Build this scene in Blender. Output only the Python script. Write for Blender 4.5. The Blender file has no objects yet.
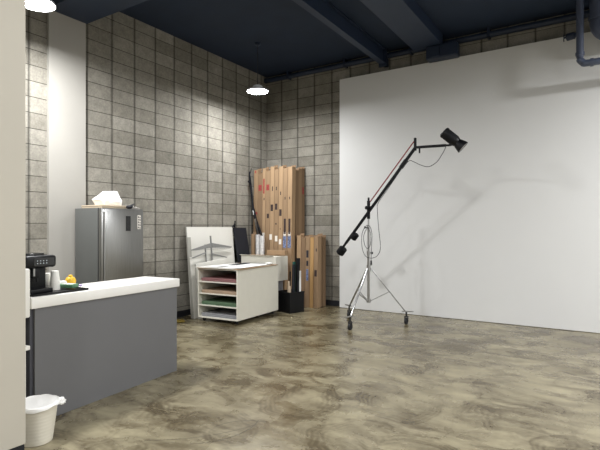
import bpy, bmesh, math, random
from mathutils import Vector, Matrix, Euler, noise
random.seed(7)
SC = bpy.context.scene
COL = SC.collection
R = math.radians

# ------------------------------------------------------------------ materials
def lin(c):
    return tuple(((v/255)/12.92 if v/255 <= .04045 else ((v/255+.055)/1.055)**2.4) for v in c) + (1,)

def new_mat(name):
    m = bpy.data.materials.new(name); m.use_nodes = True
    return m, m.node_tree, m.node_tree.nodes['Principled BSDF']

def mat(name, rgb, rough=.5, metal=0, var=.0, scale=8, bump=0, emit=None, spec=.5, coat=0, alpha=1, trans=0, stretch=None):
    m, nt, b = new_mat(name)
    c = lin(rgb)
    b.inputs['Base Color'].default_value = c
    b.inputs['Roughness'].default_value = rough
    b.inputs['Metallic'].default_value = metal
    b.inputs['Specular IOR Level'].default_value = spec
    b.inputs['Coat Weight'].default_value = coat
    b.inputs['Transmission Weight'].default_value = trans
    b.inputs['Alpha'].default_value = alpha
    if emit:
        b.inputs['Emission Color'].default_value = lin(emit[0]); b.inputs['Emission Strength'].default_value = emit[1]
    tc = nt.nodes.new('ShaderNodeTexCoord')
    vec = tc.outputs['Object']
    if stretch:
        mp = nt.nodes.new('ShaderNodeMapping'); mp.inputs['Scale'].default_value = stretch
        nt.links.new(vec, mp.inputs['Vector']); vec = mp.outputs['Vector']
    nz = nt.nodes.new('ShaderNodeTexNoise'); nz.inputs['Scale'].default_value = scale; nz.inputs['Detail'].default_value = 4
    nt.links.new(vec, nz.inputs['Vector'])
    if var:
        rp = nt.nodes.new('ShaderNodeValToRGB')
        e = rp.color_ramp.elements
        e[0].position = .3; e[1].position = .7
        e[0].color = tuple(max(0, v*(1-var)) for v in c[:3]) + (1,)
        e[1].color = tuple(min(1, v*(1+var)) for v in c[:3]) + (1,)
        nt.links.new(nz.outputs['Fac'], rp.inputs['Fac']); nt.links.new(rp.outputs['Color'], b.inputs['Base Color'])
    if bump:
        bp = nt.nodes.new('ShaderNodeBump'); bp.inputs['Strength'].default_value = bump; bp.inputs['Distance'].default_value = .01
        nt.links.new(nz.outputs['Fac'], bp.inputs['Height']); nt.links.new(bp.outputs['Normal'], b.inputs['Normal'])
    return m

def nd(nt, kind, **kw):
    n = nt.nodes.new(kind)
    for k, v in kw.items(): setattr(n, k, v)
    return n

def math_node(nt, op, a, b=None, clamp=False):
    n = nt.nodes.new('ShaderNodeMath'); n.operation = op; n.use_clamp = clamp
    for i, v in enumerate((a, b)):
        if v is None: continue
        if isinstance(v, (int, float)): n.inputs[i].default_value = v
        else: nt.links.new(v, n.inputs[i])
    return n.outputs[0]

def mixc(nt, fac, a, b, blend='MIX'):
    n = nt.nodes.new('ShaderNodeMix'); n.data_type = 'RGBA'; n.blend_type = blend
    for sock, v in ((n.inputs[0], fac), (n.inputs[6], a), (n.inputs[7], b)):
        if isinstance(v, (int, float)): sock.default_value = v
        elif isinstance(v, tuple): sock.default_value = v
        else: nt.links.new(v, sock)
    return n.outputs[2]

def block_mat(name, axis, h0, z0):
    """stack-bonded concrete block, 0.4 x 0.2 m, raked upright joints"""
    m, nt, b = new_mat(name)
    L = nt.links
    geo = nd(nt, 'ShaderNodeNewGeometry')
    sep = nd(nt, 'ShaderNodeSeparateXYZ'); L.new(geo.outputs['Position'], sep.inputs[0])
    u = math_node(nt, 'ADD', sep.outputs[axis], h0 + 40)
    v = math_node(nt, 'ADD', sep.outputs[2], z0 + 10)
    cmb = nd(nt, 'ShaderNodeCombineXYZ'); L.new(u, cmb.inputs[0]); L.new(v, cmb.inputs[1])
    br = nd(nt, 'ShaderNodeTexBrick', offset=0.0, squash=1.0)
    br.inputs['Scale'].default_value = 1; br.inputs['Brick Width'].default_value = .4; br.inputs['Row Height'].default_value = .2
    br.inputs['Mortar Size'].default_value = .0045; br.inputs['Mortar Smooth'].default_value = .15
    br.inputs['Color1'].default_value = lin((128, 124, 114)); br.inputs['Color2'].default_value = lin((149, 145, 135))
    br.inputs['Mortar'].default_value = lin((72, 69, 63))
    L.new(cmb.outputs[0], br.inputs['Vector'])
    # wide upright joint
    fr = math_node(nt, 'FRACT', math_node(nt, 'DIVIDE', u, .4))
    dist = math_node(nt, 'ABSOLUTE', math_node(nt, 'SUBTRACT', math_node(nt, 'FRACT', math_node(nt, 'ADD', fr, .5)), .5))
    joint = math_node(nt, 'SUBTRACT', 1.0, math_node(nt, 'MULTIPLY', math_node(nt, 'SUBTRACT', dist, .035), 28.0, True), True)
    n1 = nd(nt, 'ShaderNodeTexNoise'); n1.inputs['Scale'].default_value = 1.6; n1.inputs['Detail'].default_value = 5
    n2 = nd(nt, 'ShaderNodeTexNoise'); n2.inputs['Scale'].default_value = 45; n2.inputs['Detail'].default_value = 6
    n3 = nd(nt, 'ShaderNodeTexNoise'); n3.inputs['Scale'].default_value = 9; n3.inputs['Detail'].default_value = 5
    for n in (n1, n2, n3): L.new(geo.outputs['Position'], n.inputs['Vector'])
    r1 = nd(nt, 'ShaderNodeMapRange'); r1.inputs[1].default_value = .3; r1.inputs[2].default_value = .7; r1.inputs[3].default_value = .82; r1.inputs[4].default_value = 1.12
    L.new(n1.outputs['Fac'], r1.inputs[0])
    r2 = nd(nt, 'ShaderNodeMapRange'); r2.inputs[1].default_value = .25; r2.inputs[2].default_value = .75; r2.inputs[3].default_value = .8; r2.inputs[4].default_value = 1.16
    L.new(n2.outputs['Fac'], r2.inputs[0])
    r3 = nd(nt, 'ShaderNodeMapRange'); r3.inputs[1].default_value = .3; r3.inputs[2].default_value = .7; r3.inputs[3].default_value = .86; r3.inputs[4].default_value = 1.1
    L.new(n3.outputs['Fac'], r3.inputs[0])
    f = math_node(nt, 'MULTIPLY', math_node(nt, 'MULTIPLY', r1.outputs[0], r2.outputs[0]), r3.outputs[0])
    jf = math_node(nt, 'SUBTRACT', 1.0, math_node(nt, 'MULTIPLY', joint, .34))
    f = math_node(nt, 'MULTIPLY', f, jf)
    sc = nd(nt, 'ShaderNodeVectorMath', operation='SCALE'); L.new(br.outputs['Color'], sc.inputs[0]); L.new(f, sc.inputs['Scale'])
    L.new(sc.outputs[0], b.inputs['Base Color'])
    b.inputs['Roughness'].default_value = .92
    b.inputs['Specular IOR Level'].default_value = .2
    hgt = math_node(nt, 'SUBTRACT', math_node(nt, 'MULTIPLY', n2.outputs['Fac'], .25), math_node(nt, 'ADD', br.outputs['Fac'], math_node(nt, 'MULTIPLY', joint, .6)))
    bp = nd(nt, 'ShaderNodeBump'); bp.inputs['Strength'].default_value = .6; bp.inputs['Distance'].default_value = .008
    L.new(hgt, bp.inputs['Height']); L.new(bp.outputs['Normal'], b.inputs['Normal'])
    return m

def floor_mat():
    """trowelled, sealed concrete: sweeping arcs of olive brown over beige"""
    m, nt, b = new_mat('trowelled_concrete'); L = nt.links
    geo = nd(nt, 'ShaderNodeNewGeometry'); P = geo.outputs['Position']
    def noi(scale, detail, rough=.55, dist=0, vec=P):
        n = nd(nt, 'ShaderNodeTexNoise'); n.inputs['Scale'].default_value = scale; n.inputs['Detail'].default_value = detail
        n.inputs['Roughness'].default_value = rough; n.inputs['Distortion'].default_value = dist; L.new(vec, n.inputs['Vector']); return n
    def rng(v, a, b_, c, d):
        r = nd(nt, 'ShaderNodeMapRange'); r.interpolation_type = 'SMOOTHSTEP'
        for k, x in enumerate((a, b_, c, d)): r.inputs[k+1].default_value = x
        L.new(v, r.inputs[0]); return r.outputs[0]
    w = noi(1.3, 2)
    wv = nd(nt, 'ShaderNodeVectorMath', operation='SUBTRACT'); L.new(w.outputs['Color'], wv.inputs[0]); wv.inputs[1].default_value = (.5, .5, .5)
    ws = nd(nt, 'ShaderNodeVectorMath', operation='SCALE'); L.new(wv.outputs[0], ws.inputs[0]); ws.inputs['Scale'].default_value = .5
    wa = nd(nt, 'ShaderNodeVectorMath', operation='ADD'); L.new(P, wa.inputs[0]); L.new(ws.outputs[0], wa.inputs[1])
    big = noi(.75, 4, .55, .3); brk = noi(2.6, 6, .62, .5); fine = noi(24, 6, .65)
    a = math_node(nt, 'ADD', math_node(nt, 'MULTIPLY', big.outputs['Fac'], .45), math_node(nt, 'MULTIPLY', brk.outputs['Fac'], .45))
    # fanned trowel bristle: long thin streaks in two slewed directions
    for rot, off, wt in ((20, 0, .22), (62, 9, .2)):
        mp = nd(nt, 'ShaderNodeMapping'); mp.inputs['Rotation'].default_value = (0, 0, R(rot)); mp.inputs['Scale'].default_value = (1.3, 7, 1); mp.inputs['Location'].default_value = (off, off, 0)
        L.new(wa.outputs[0], mp.inputs['Vector'])
        sk = noi(1.5, 5, .6, .25, vec=mp.outputs[0])
        a = math_node(nt, 'ADD', a, math_node(nt, 'MULTIPLY', math_node(nt, 'SUBTRACT', sk.outputs['Fac'], .5), wt*1.6))
    a = math_node(nt, 'ADD', a, .055)
    # trowel sweeps: part rings round scattered centres, bristled across the stroke
    for sc_, off, r0, r1, amt, fq in ((.8, 0, .2, .52, .13, 150), (1.2, 13.7, .16, .46, .12, 120), (1.9, 31.3, .14, .42, .09, 90)):
        mo = nd(nt, 'ShaderNodeVectorMath', operation='ADD'); L.new(wa.outputs[0], mo.inputs[0]); mo.inputs[1].default_value = (off, off*.7, 0)
        vo = nd(nt, 'ShaderNodeTexVoronoi', feature='F1', voronoi_dimensions='2D'); vo.inputs['Scale'].default_value = sc_; L.new(mo.outputs[0], vo.inputs['Vector'])
        d = math_node(nt, 'ADD', vo.outputs['Distance'], math_node(nt, 'MULTIPLY', math_node(nt, 'SUBTRACT', brk.outputs['Fac'], .5), .22))
        band = math_node(nt, 'MULTIPLY', rng(d, r0, r0+.16, 0, 1), rng(d, r1-.03, r1, 1, 0))
        mk = noi(1.25, 4, .6, .4, vec=mo.outputs[0]); part = rng(mk.outputs['Fac'], .45, .55, 0, 1)
        hair = math_node(nt, 'ADD', .72, math_node(nt, 'MULTIPLY', math_node(nt, 'SINE', math_node(nt, 'MULTIPLY', d, fq)), .33))
        st = math_node(nt, 'MULTIPLY', math_node(nt, 'MULTIPLY', band, part), hair)
        a = math_node(nt, 'SUBTRACT', a, math_node(nt, 'MULTIPLY', st, amt))
    a = math_node(nt, 'ADD', a, math_node(nt, 'MULTIPLY', math_node(nt, 'SUBTRACT', fine.outputs['Fac'], .5), .2))
    rp = nd(nt, 'ShaderNodeValToRGB'); L.new(a, rp.inputs['Fac'])
    e = rp.color_ramp.elements
    e[0].position = .33; e[0].color = lin((80, 70, 50))
    e[1].position = .66; e[1].color = lin((152, 143, 116))
    for p, c in ((.39, (96, 86, 64)), (.45, (110, 101, 79)), (.54, (131, 122, 98))):
        k = e.new(p); k.color = lin(c)
    col = rp.outputs['Color']
    # thin dark scratches: arcs drawn in plan
    sep = nd(nt, 'ShaderNodeSeparateXYZ'); L.new(P, sep.inputs[0])
    tot = None
    for cx, cy, r, ax, ay, half in ((-3.34, 3.218, 1.133, -2.44, 2.53, .42), (-2.729, 2.767, .483, -2.26, 2.65, .32), (-2.194, 2.667, .297, -2.4, 2.88, .2), (-1.789, 4.162, .485, -2.06, 3.76, .17), (.584, 6.505, 1.234, -.21, 5.56, .27)):
        dx = math_node(nt, 'SUBTRACT', sep.outputs[0], cx); dy = math_node(nt, 'SUBTRACT', sep.outputs[1], cy)
        rr = math_node(nt, 'SQRT', math_node(nt, 'ADD', math_node(nt, 'MULTIPLY', dx, dx), math_node(nt, 'MULTIPLY', dy, dy)))
        on = math_node(nt, 'LESS_THAN', math_node(nt, 'ABSOLUTE', math_node(nt, 'SUBTRACT', rr, r)), .0045)
        ex = math_node(nt, 'SUBTRACT', sep.outputs[0], ax); ey = math_node(nt, 'SUBTRACT', sep.outputs[1], ay)
        near = math_node(nt, 'LESS_THAN', math_node(nt, 'SQRT', math_node(nt, 'ADD', math_node(nt, 'MULTIPLY', ex, ex), math_node(nt, 'MULTIPLY', ey, ey))), half)
        s = math_node(nt, 'MULTIPLY', on, near)
        tot = s if tot is None else math_node(nt, 'MAXIMUM', tot, s)
    col = mixc(nt, math_node(nt, 'MULTIPLY', tot, .75), col, lin((50, 42, 28)))
    L.new(col, b.inputs['Base Color'])
    rr = nd(nt, 'ShaderNodeMapRange'); rr.inputs[1].default_value = .3; rr.inputs[2].default_value = .7; rr.inputs[3].default_value = .2; rr.inputs[4].default_value = .36
    L.new(brk.outputs['Fac'], rr.inputs[0]); L.new(rr.outputs[0], b.inputs['Roughness'])
    b.inputs['Specular IOR Level'].default_value = .5
    bp = nd(nt, 'ShaderNodeBump'); bp.inputs['Strength'].default_value = .12; bp.inputs['Distance'].default_value = .01
    L.new(big.outputs['Fac'], bp.inputs['Height']); L.new(bp.outputs['Normal'], b.inputs['Normal'])
    return m

M = dict(
    block_left=block_mat('concrete_block_left', 1, 0.0, .028),
    block_back=block_mat('concrete_block_back', 0, .11, .028),
    floor=floor_mat(),
    navy=mat('navy_ceiling_paint', (22, 38, 60), .75, var=.08, scale=3),
    navy_steel=mat('navy_painted_steel', (28, 40, 60), .5, var=.08, scale=5),
    navy_beam=mat('grey_navy_painted_steel', (32, 45, 66), .55, var=.06, scale=4),
    pipe=mat('slate_blue_pipe_paint', (78, 86, 106), .45, var=.06, scale=6),
    white_wall=mat('white_wall_paint', (214, 214, 212), .7, var=.012, scale=1.2, bump=.03),
    cream=mat('cream_wall_paint', (190, 184, 170), .7, var=.015, scale=2, bump=.03),
    pilaster=mat('grey_white_render', (162, 159, 152), .8, var=.03, scale=2),
    black=mat('black_vinyl_base', (26, 28, 34), .5, var=.1),
    counter_grey=mat('grey_laminate', (104, 104, 105), .5, var=.02, scale=3),
    counter_dark=mat('dark_grey_carcass', (64, 64, 70), .6, var=.04),
    solid_white=mat('white_solid_surface', (236, 234, 228), .3, var=.015, scale=12),
    steel=mat('brushed_steel', (148, 148, 146), .3, .9, var=.08, scale=6, stretch=(18, 18, .6)),
    steel_side=mat('grey_fridge_side', (108, 110, 108), .42, .35, var=.04, scale=4),
    chrome=mat('chrome', (176, 176, 176), .3, 1, var=.03),
    glass_black=mat('black_glass', (10, 11, 13), .12, var=.1, coat=.3),
    plastic_black=mat('black_plastic', (9, 10, 13), .45, var=.12, spec=.3),
    matte_black=mat('matte_black_metal', (12, 13, 18), .6, var=.1, spec=.25),
    fabric_black=mat('black_navy_board', (14, 17, 27), .7, var=.1),
    plastic_white=mat('white_plastic', (232, 230, 222), .35, var=.015),
    cream_plastic=mat('cream_plastic', (222, 217, 202), .42, var=.02),
    bag=mat('white_bag_film', (244, 243, 240), .3, var=.02, scale=20, bump=.25),
    paper_cup=mat('white_paper_cup', (240, 238, 231), .6, var=.02),
    lam_white=mat('white_laminate', (222, 219, 206), .45, var=.015),
    slot_inside=mat('pale_board_inside', (204, 200, 188), .6, var=.03),
    red_paper=mat('dusty_red_paper', (146, 104, 104), .8, var=.08, scale=14),
    tan_paper=mat('tan_paper', (166, 144, 122), .8, var=.08, scale=14),
    green_paper=mat('green_paper', (88, 112, 86), .8, var=.1, scale=14),
    grey_paper=mat('grey_paper', (146, 147, 150), .8, var=.08, scale=14),
    white_paper=mat('white_paper', (244, 244, 240), .7, var=.012, scale=10),
    card=mat('brown_cardboard', (150, 124, 95), .85, var=.07, scale=5, stretch=(6, 6, .7)),
    card_dark=mat('darker_brown_cardboard', (132, 107, 81), .85, var=.07, scale=5, stretch=(6, 6, .7)),
    card_light=mat('pale_brown_cardboard', (166, 138, 106), .85, var=.06, scale=5, stretch=(6, 6, .7)),
    card_orange=mat('golden_cardboard', (180, 142, 92), .8, var=.06, scale=5, stretch=(6, 6, .7)),
    ink=mat('dark_printing_ink', (58, 44, 42), .8, var=.2, scale=30),
    ink_red=mat('red_printing_ink', (150, 62, 58), .8, var=.2, scale=40),
    label_white=mat('white_label', (236, 230, 220), .6, var=.04),
    label_blue=mat('blue_patterned_label', (112, 124, 158), .5, var=.6, scale=42),
    label_black=mat('black_label', (34, 34, 44), .5, var=.5, scale=40),
    foam=mat('white_foam_board', (214, 212, 204), .65, var=.02, scale=3),
    foam_grey=mat('grey_board_edge', (158, 156, 148), .7, var=.06, scale=4),
    grey_metal=mat('grey_painted_metal', (132, 132, 130), .5, .3, var=.05),
    box_white=mat('white_carton', (224, 221, 210), .65, var=.03, scale=5),
    box_grey=mat('grey_carton', (140, 143, 150), .7, var=.05, scale=5),
    silver=mat('silver_wrap', (222, 222, 222), .22, .45, var=.18, scale=26, bump=.6),
    green_roll=mat('dark_green_roll', (20, 84, 72), .6, var=.08),
    tan_roll=mat('tan_roll', (190, 172, 148), .7, var=.1),
    red_tube=mat('dark_red_rod', (132, 34, 34), .4, .2, var=.1),
    cable=mat('dark_cable_rubber', (40, 40, 44), .55, var=.1),
    rubber=mat('black_rubber', (28, 28, 30), .7, var=.1),
    foil=mat('grey_wrapping', (158, 154, 148), .45, .2, var=.2, scale=30, bump=.5),
    tanbox=mat('tan_flat_box', (196, 180, 156), .8, var=.05),
    green_pack=mat('green_packet', (88, 132, 98), .5, var=.2, scale=30),
    yellow=mat('yellow_fruit_yellow', (226, 178, 40), .45, var=.12, scale=20),
    purple=mat('purple_wrapper', (120, 92, 160), .4, var=.15, scale=20),
    yellow_dull=mat('dull_yellow_cord', (132, 112, 40), .7, var=.25, scale=30),
    lamp_white=mat('white_enamel', (235, 238, 242), .35, var=.01),
    glow=mat('lamp_diffuser', (255, 255, 255), .4, emit=((250, 252, 255), 30)),
    front_glass=mat('frosted_front_glass', (150, 150, 146), .25, var=.05),
    icon=mat('display_icon', (190, 200, 206), .4, emit=((200, 215, 225), .15)),
)

# ------------------------------------------------------------------ mesh builder
class MB:
    def __init__(s): s.bm = bmesh.new()
    def _new(s, before):
        return [v for v in s.bm.verts if v not in before]
    def box(s, c, size, rot=(0, 0, 0), bev=0, seg=2):
        mtx = Matrix.Translation(c) @ Euler(rot).to_matrix().to_4x4() @ Matrix.Diagonal((*size, 1))
        r = bmesh.ops.create_cube(s.bm, size=1, matrix=mtx)
        if bev:
            ed = list({e for v in r['verts'] for e in v.link_edges})
            bmesh.ops.bevel(s.bm, geom=ed, offset=bev, segments=seg, profile=.5, affect='EDGES')
        return s
    def span(s, x0, x1, y0, y1, z0, z1, bev=0):
        return s.box(((x0+x1)/2, (y0+y1)/2, (z0+z1)/2), (x1-x0, y1-y0, z1-z0), bev=bev)
    def rod(s, p0, p1, r0, r1=None, n=16):
        p0, p1 = Vector(p0), Vector(p1); d = p1-p0
        mtx = Matrix.Translation((p0+p1)/2) @ d.to_track_quat('Z', 'Y').to_matrix().to_4x4()
        bmesh.ops.create_cone(s.bm, cap_ends=True, segments=n, radius1=r0, radius2=r0 if r1 is None else r1, depth=d.length, matrix=mtx)
        return s
    def bar(s, p0, p1, w, h, bev=0):
        """square section bar"""
        p0, p1 = Vector(p0), Vector(p1); d = p1-p0
        q = d.to_track_quat('Z', 'Y') if abs(d.normalized().z) < .999 else Euler((0, 0, 0)).to_quaternion()
        mtx = Matrix.Translation((p0+p1)/2) @ q.to_matrix().to_4x4() @ Matrix.Diagonal((w, h, d.length, 1))
        r = bmesh.ops.create_cube(s.bm, size=1, matrix=mtx)
        if bev:
            ed = list({e for v in r['verts'] for e in v.link_edges})
            bmesh.ops.bevel(s.bm, geom=ed, offset=bev, segments=2, profile=.5, affect='EDGES')
        return s
    def tube(s, pts, r, n=8, smooth=True):
        pts = [Vector(p) for p in pts]
        if smooth and len(pts) > 2:
            out = []
            for i in range(len(pts)-1):
                a = pts[max(i-1, 0)]; b = pts[i]; c = pts[i+1]; d = pts[min(i+2, len(pts)-1)]
                for k in range(6):
                    t = k/6
                    out.append(.5*((2*b)+(c-a)*t+(2*a-5*b+4*c-d)*t*t+(3*b-a-3*c+d)*t**3))
            out.append(pts[-1]); pts = out
        rings = []
        up = Vector((0, 0, 1))
        for i, p in enumerate(pts):
            t = (pts[min(i+1, len(pts)-1)]-pts[max(i-1, 0)]).normalized()
            x = t.cross(up)
            if x.length < .05: x = t.cross(Vector((0, 1, 0)))
            x.normalize(); y = t.cross(x)
            rings.append([s.bm.verts.new(p+r*(math.cos(2*math.pi*k/n)*x+math.sin(2*math.pi*k/n)*y)) for k in range(n)])
        for a, b in zip(rings, rings[1:]):
            for k in range(n):
                s.bm.faces.new((a[k], a[(k+1) % n], b[(k+1) % n], b[k]))
        s.bm.faces.new(rings[0][::-1]); s.bm.faces.new(rings[-1])
        return s
    def lathe(s, prof, c=(0, 0, 0), n=32, mtx=None):
        """profile (r, z) turned about z; r may be 0 at the ends"""
        m = mtx or Matrix.Translation(c)
        rings = []
        for r, z in prof:
            if r <= 1e-6: rings.append([s.bm.verts.new(m @ Vector((0, 0, z)))])
            else: rings.append([s.bm.verts.new(m @ Vector((r*math.cos(2*math.pi*k/n), r*math.sin(2*math.pi*k/n), z))) for k in range(n)])
        for a, b in zip(rings, rings[1:]):
            for k in range(n):
                q = (a[k % len(a)], a[(k+1) % len(a)], b[(k+1) % len(b)], b[k % len(b)])
                u = []
                for v in q:
                    if v not in u: u.append(v)
                if len(u) > 2: s.bm.faces.new(u)
        return s
    def prism(s, pts, depth_vec):
        """polygon extruded along a vector"""
        d = Vector(depth_vec)
        a = [s.bm.verts.new(Vector(p)) for p in pts]; b = [s.bm.verts.new(Vector(p)+d) for p in pts]
        s.bm.faces.new(a[::-1]); s.bm.faces.new(b)
        for i in range(len(a)):
            j = (i+1) % len(a); s.bm.faces.new((a[i], a[j], b[j], b[i]))
        return s
    def blob(s, c, size, amp=.1, freq=5, sub=4, seed=0):
        r = bmesh.ops.create_icosphere(s.bm, subdivisions=sub, radius=1)
        for v in r['verts']:
            k = 1+amp*noise.noise(v.co*freq+Vector((seed, 0, 0)))
            v.co = Vector((v.co.x*size[0]*k, v.co.y*size[1]*k, v.co.z*size[2]*k))+Vector(c)
        return s
    def build(s, name, m, parent=None, smooth=False, loc=None):
        bmesh.ops.recalc_face_normals(s.bm, faces=s.bm.faces)
        me = bpy.data.meshes.new(name); s.bm.to_mesh(me); s.bm.free()
        me.materials.append(M[m])
        if smooth:
            for p in me.polygons: p.use_smooth = True
            me.set_sharp_from_angle(angle=R(38))
        o = bpy.data.objects.new(name, me); COL.objects.link(o)
        if parent: o.parent = parent
        if loc: o.location = loc
        return o

def tag(o, label, cat, group=None, kind=None):
    o['label'] = label; o['category'] = cat
    if group: o['group'] = group
    if kind: o['kind'] = kind
    return o
def thing(name, label, cat, loc=(0, 0, 0), rz=0, group=None):
    o = bpy.data.objects.new(name, None); COL.objects.link(o)
    o.location = loc; o.rotation_euler = (0, 0, rz)
    return tag(o, label, cat, group)
def struct(mb, name, m, smooth=False):
    o = mb.build(name, m, smooth=smooth); o['kind'] = 'structure'; return o
def dup(root, loc, rz=None, label=None):
    r = root.copy(); COL.objects.link(r); r.location = loc
    if rz is not None: r.rotation_euler = (0, 0, rz)
    if label: r['label'] = label
    for ch in list(root.children):
        c = ch.copy(); COL.objects.link(c); c.parent = r
        for g in list(ch.children):
            d = g.copy(); COL.objects.link(d); d.parent = c
    return r

# ------------------------------------------------------------------ the room
XL, YB, ZC, XR, YF = -6.1, 8.2, 4.74, 5.5, -4.0
struct(MB().span(XL-.2, XR+.2, YF-.2, YB+.2, -.1, 0), 'floor', 'floor')
struct(MB().span(XL-.2, XR+.2, YF-.2, YB+.2, ZC, ZC+.15), 'ceiling', 'navy')
struct(MB().span(XL-.2, XL, YF-.2, YB, 0, ZC), 'wall_left', 'block_left')
struct(MB().span(XL-.2, XR+.2, YB, YB+.2, 0, ZC), 'wall_back', 'block_back')
struct(MB().span(XR, XR+.2, YF-.2, YB, 0, ZC), 'wall_right', 'white_wall')
struct(MB().span(XL, XR, YF-.2, YF, 0, ZC), 'wall_front', 'white_wall')
struct(MB().span(-4.268, XR, 8.06, YB, 0.006, 4.353, bev=.003), 'wall_panel', 'white_wall')
struct(MB().span(-3.29, -3.17, YF, 1.643, .105, ZC, bev=.003), 'wall_partition', 'cream')
struct(MB().span(-3.285, -3.176, YF, 1.638, 0, .105), 'baseboard_partition', 'black')
struct(MB().span(XL, XL+.045, 3.43, 3.95, 0, 4.345), 'trim_1', 'pilaster')
struct(MB().span(XL, -4.27, YB-.015, YB, 0, .105), 'baseboard_back', 'black')
struct(MB().span(XL, XL+.014, 3.951, YB-.016, 0, .105), 'baseboard_left', 'black')
# ceiling steel
struct(MB().span(XL, XR, 3.41, 3.965, 4.345, ZC), 'ceiling_beam', 'navy_beam')
def i_beam(x0, x1, y0, y1, z0, z1, t=.018):
    b = MB(); xm = (x0+x1)/2
    b.span(x0, x1, y0, y1, z0, z0+t).span(x0, x1, y0, y1, z1-t, z1).span(xm-t/2, xm+t/2, y0, y1, z0+t, z1-t)
    return b
struct(i_beam(-3.42, -3.31, 3.97, 8.0, 4.47, ZC), 'ceiling_beam', 'navy_beam')
struct(MB().span(-3.44, -3.29, 8.0, 8.03, 4.42, ZC).span(-3.40, -3.33, 8.03, 8.2, 4.46, 4.6), 'ceiling_beam', 'navy_steel')
struct(MB().span(-2.76, -2.27, 3.97, 7.95, 4.55, ZC, bev=.01), 'ceiling_beam', 'navy_beam')
struct(MB().span(-2.53, -2.02, 7.85, 8.055, 4.33, 4.55, bev=.02).span(-2.44, -2.3, 7.83, 7.85, 4.36, 4.52), 'ceiling_beam', 'navy_steel')

# long conduit along the top of the back wall
t = thing('ceiling_conduit', 'long dark conduit running along the top of the back wall under the ceiling', 'pipe', (0, 8.12, 4.64))
MB().rod((XL+.02, 0, 0), (XR, 0, 0), .05).build('pipe', 'navy_steel', t, True)
for k in range(9): MB().span(-5.5+k*1.3, -5.46+k*1.3, -.055, .075, -.056, .1).build('bracket', 'navy_steel', t)

# sprinkler pipes top right
t = thing('drop_pipe', 'dark blue-grey pipe dropping from the ceiling with an elbow turning right, before the white wall', 'pipe', (-.29, 7.6, 3.77))
MB().tube([(0, 0, .97), (0, 0, .5), (0, 0, .09), (.012, 0, .045), (.04, 0, .012), (.09, 0, 0), (.5, 0, 0), (2.2, 0, 0)], .046, 16).build('pipe', 'pipe', t, True)
MB().rod((0, 0, .12), (0, 0, .16), .056).build('coupling', 'pipe', t, True)
MB().rod((.12, 0, 0), (.16, 0, 0), .056).build('coupling', 'pipe', t, True)
MB().rod((0, 0, .955), (0, 0, .9695), .08, n=24).build('ceiling_flange', 'pipe', t, True)
t = thing('bent_pipe', 'thick grey pipe at the right edge bending right above the thin dropped pipe', 'pipe', (-.1, 7.75, 4.14))
MB().tube([(0, 0, .6), (0, 0, .35), (0, 0, .2), (.03, 0, .1), (.1, 0, .03), (.2, 0, 0), (.6, 0, 0), (2, 0, 0)], .085, 20).build('pipe', 'pipe', t, True)
MB().rod((0, 0, .26), (0, 0, .3), .1).build('coupling', 'pipe', t, True)
t = thing('pipe_valve', 'small round dark valve with a thin handle beside the dropped pipe', 'valve', (-.42, 7.68, 4.2))
MB().rod((-.03, 0, 0), (.06, -.03, 0), .05).rod((.05, -.03, 0), (.1, -.05, 0), .03).build('body', 'navy_steel', t, True)
MB().rod((-.03, 0, 0), (-.07, 0, 0), .012).bar((-.07, 0, -.05), (-.07, 0, .045), .012, .02).build('handle', 'navy_steel', t)

# ------------------------------------------------------------------ lamps
def lamp():
    t = thing('pendant_lamp', 'round white high-bay lamp hanging from the dark ceiling over the far corner by the cartons', 'lamp', (-5.1, 6.59, 3.9), group='round lamps hung from the ceiling')
    MB().lathe([(0, .1), (.07, .1), (.085, .085), (.09, .05), (.16, .035), (.19, .015), (.195, -.004), (.185, -.006), (.18, 0), (0, .002)]).build('housing', 'lamp_white', t, True)
    MB().lathe([(0, -.012), (.12, -.012), (.17, -.006), (.176, .0), (0, .0015)]).build('diffuser', 'glow', t, True)
    MB().rod((0, 0, .1), (0, 0, .8), .006).build('cable', 'cable', t, True)
    MB().lathe([(0, .84), (.05, .84), (.05, .81), (.03, .795), (0, .795)]).build('ceiling_rose', 'navy_steel', t, True)
    return t
lamp0 = lamp()
spots = [(-5.1, 6.59), (-5.1, 2.75), (-5.1, -1.09), (-1.2, 2.75), (-1.2, -1.09), (2.7, 6.2), (2.7, 2.75), (2.7, -1.09)]
W = {0: 38, 1: 82, 2: 50, 3: 28, 4: 42, 5: 165, 6: 85, 7: 50}
hz = lambda i: 4.32 if i > 2 else 3.9      # the rows over the open floor hang higher
for i, (x, y) in enumerate(spots):
    if i == 1: dup(lamp0, (x, y, 3.9), label='round white high-bay lamp at the top left corner, cut by the cream wall edge')
    elif i:
        r = dup(lamp0, (x, y, hz(i) if i > 2 else 3.9), label='round white high-bay lamp hanging outside the view, lighting the room')
        for ch in r.children:
            if i == 2: break
            if ch.name.startswith('cable'): ch.scale.z = .45
            if ch.name.startswith('ceiling_rose'): ch.location.z = -.42
    li = bpy.data.lights.new('lamp_light', 'AREA'); li.shape = 'DISK'; li.size = .39; li.energy = W[i]; li.color = (.985, .99, 1)
    lo = bpy.data.objects.new('lamp_light', li); COL.objects.link(lo); lo.location = (x, y, hz(i)-.018)

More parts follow.
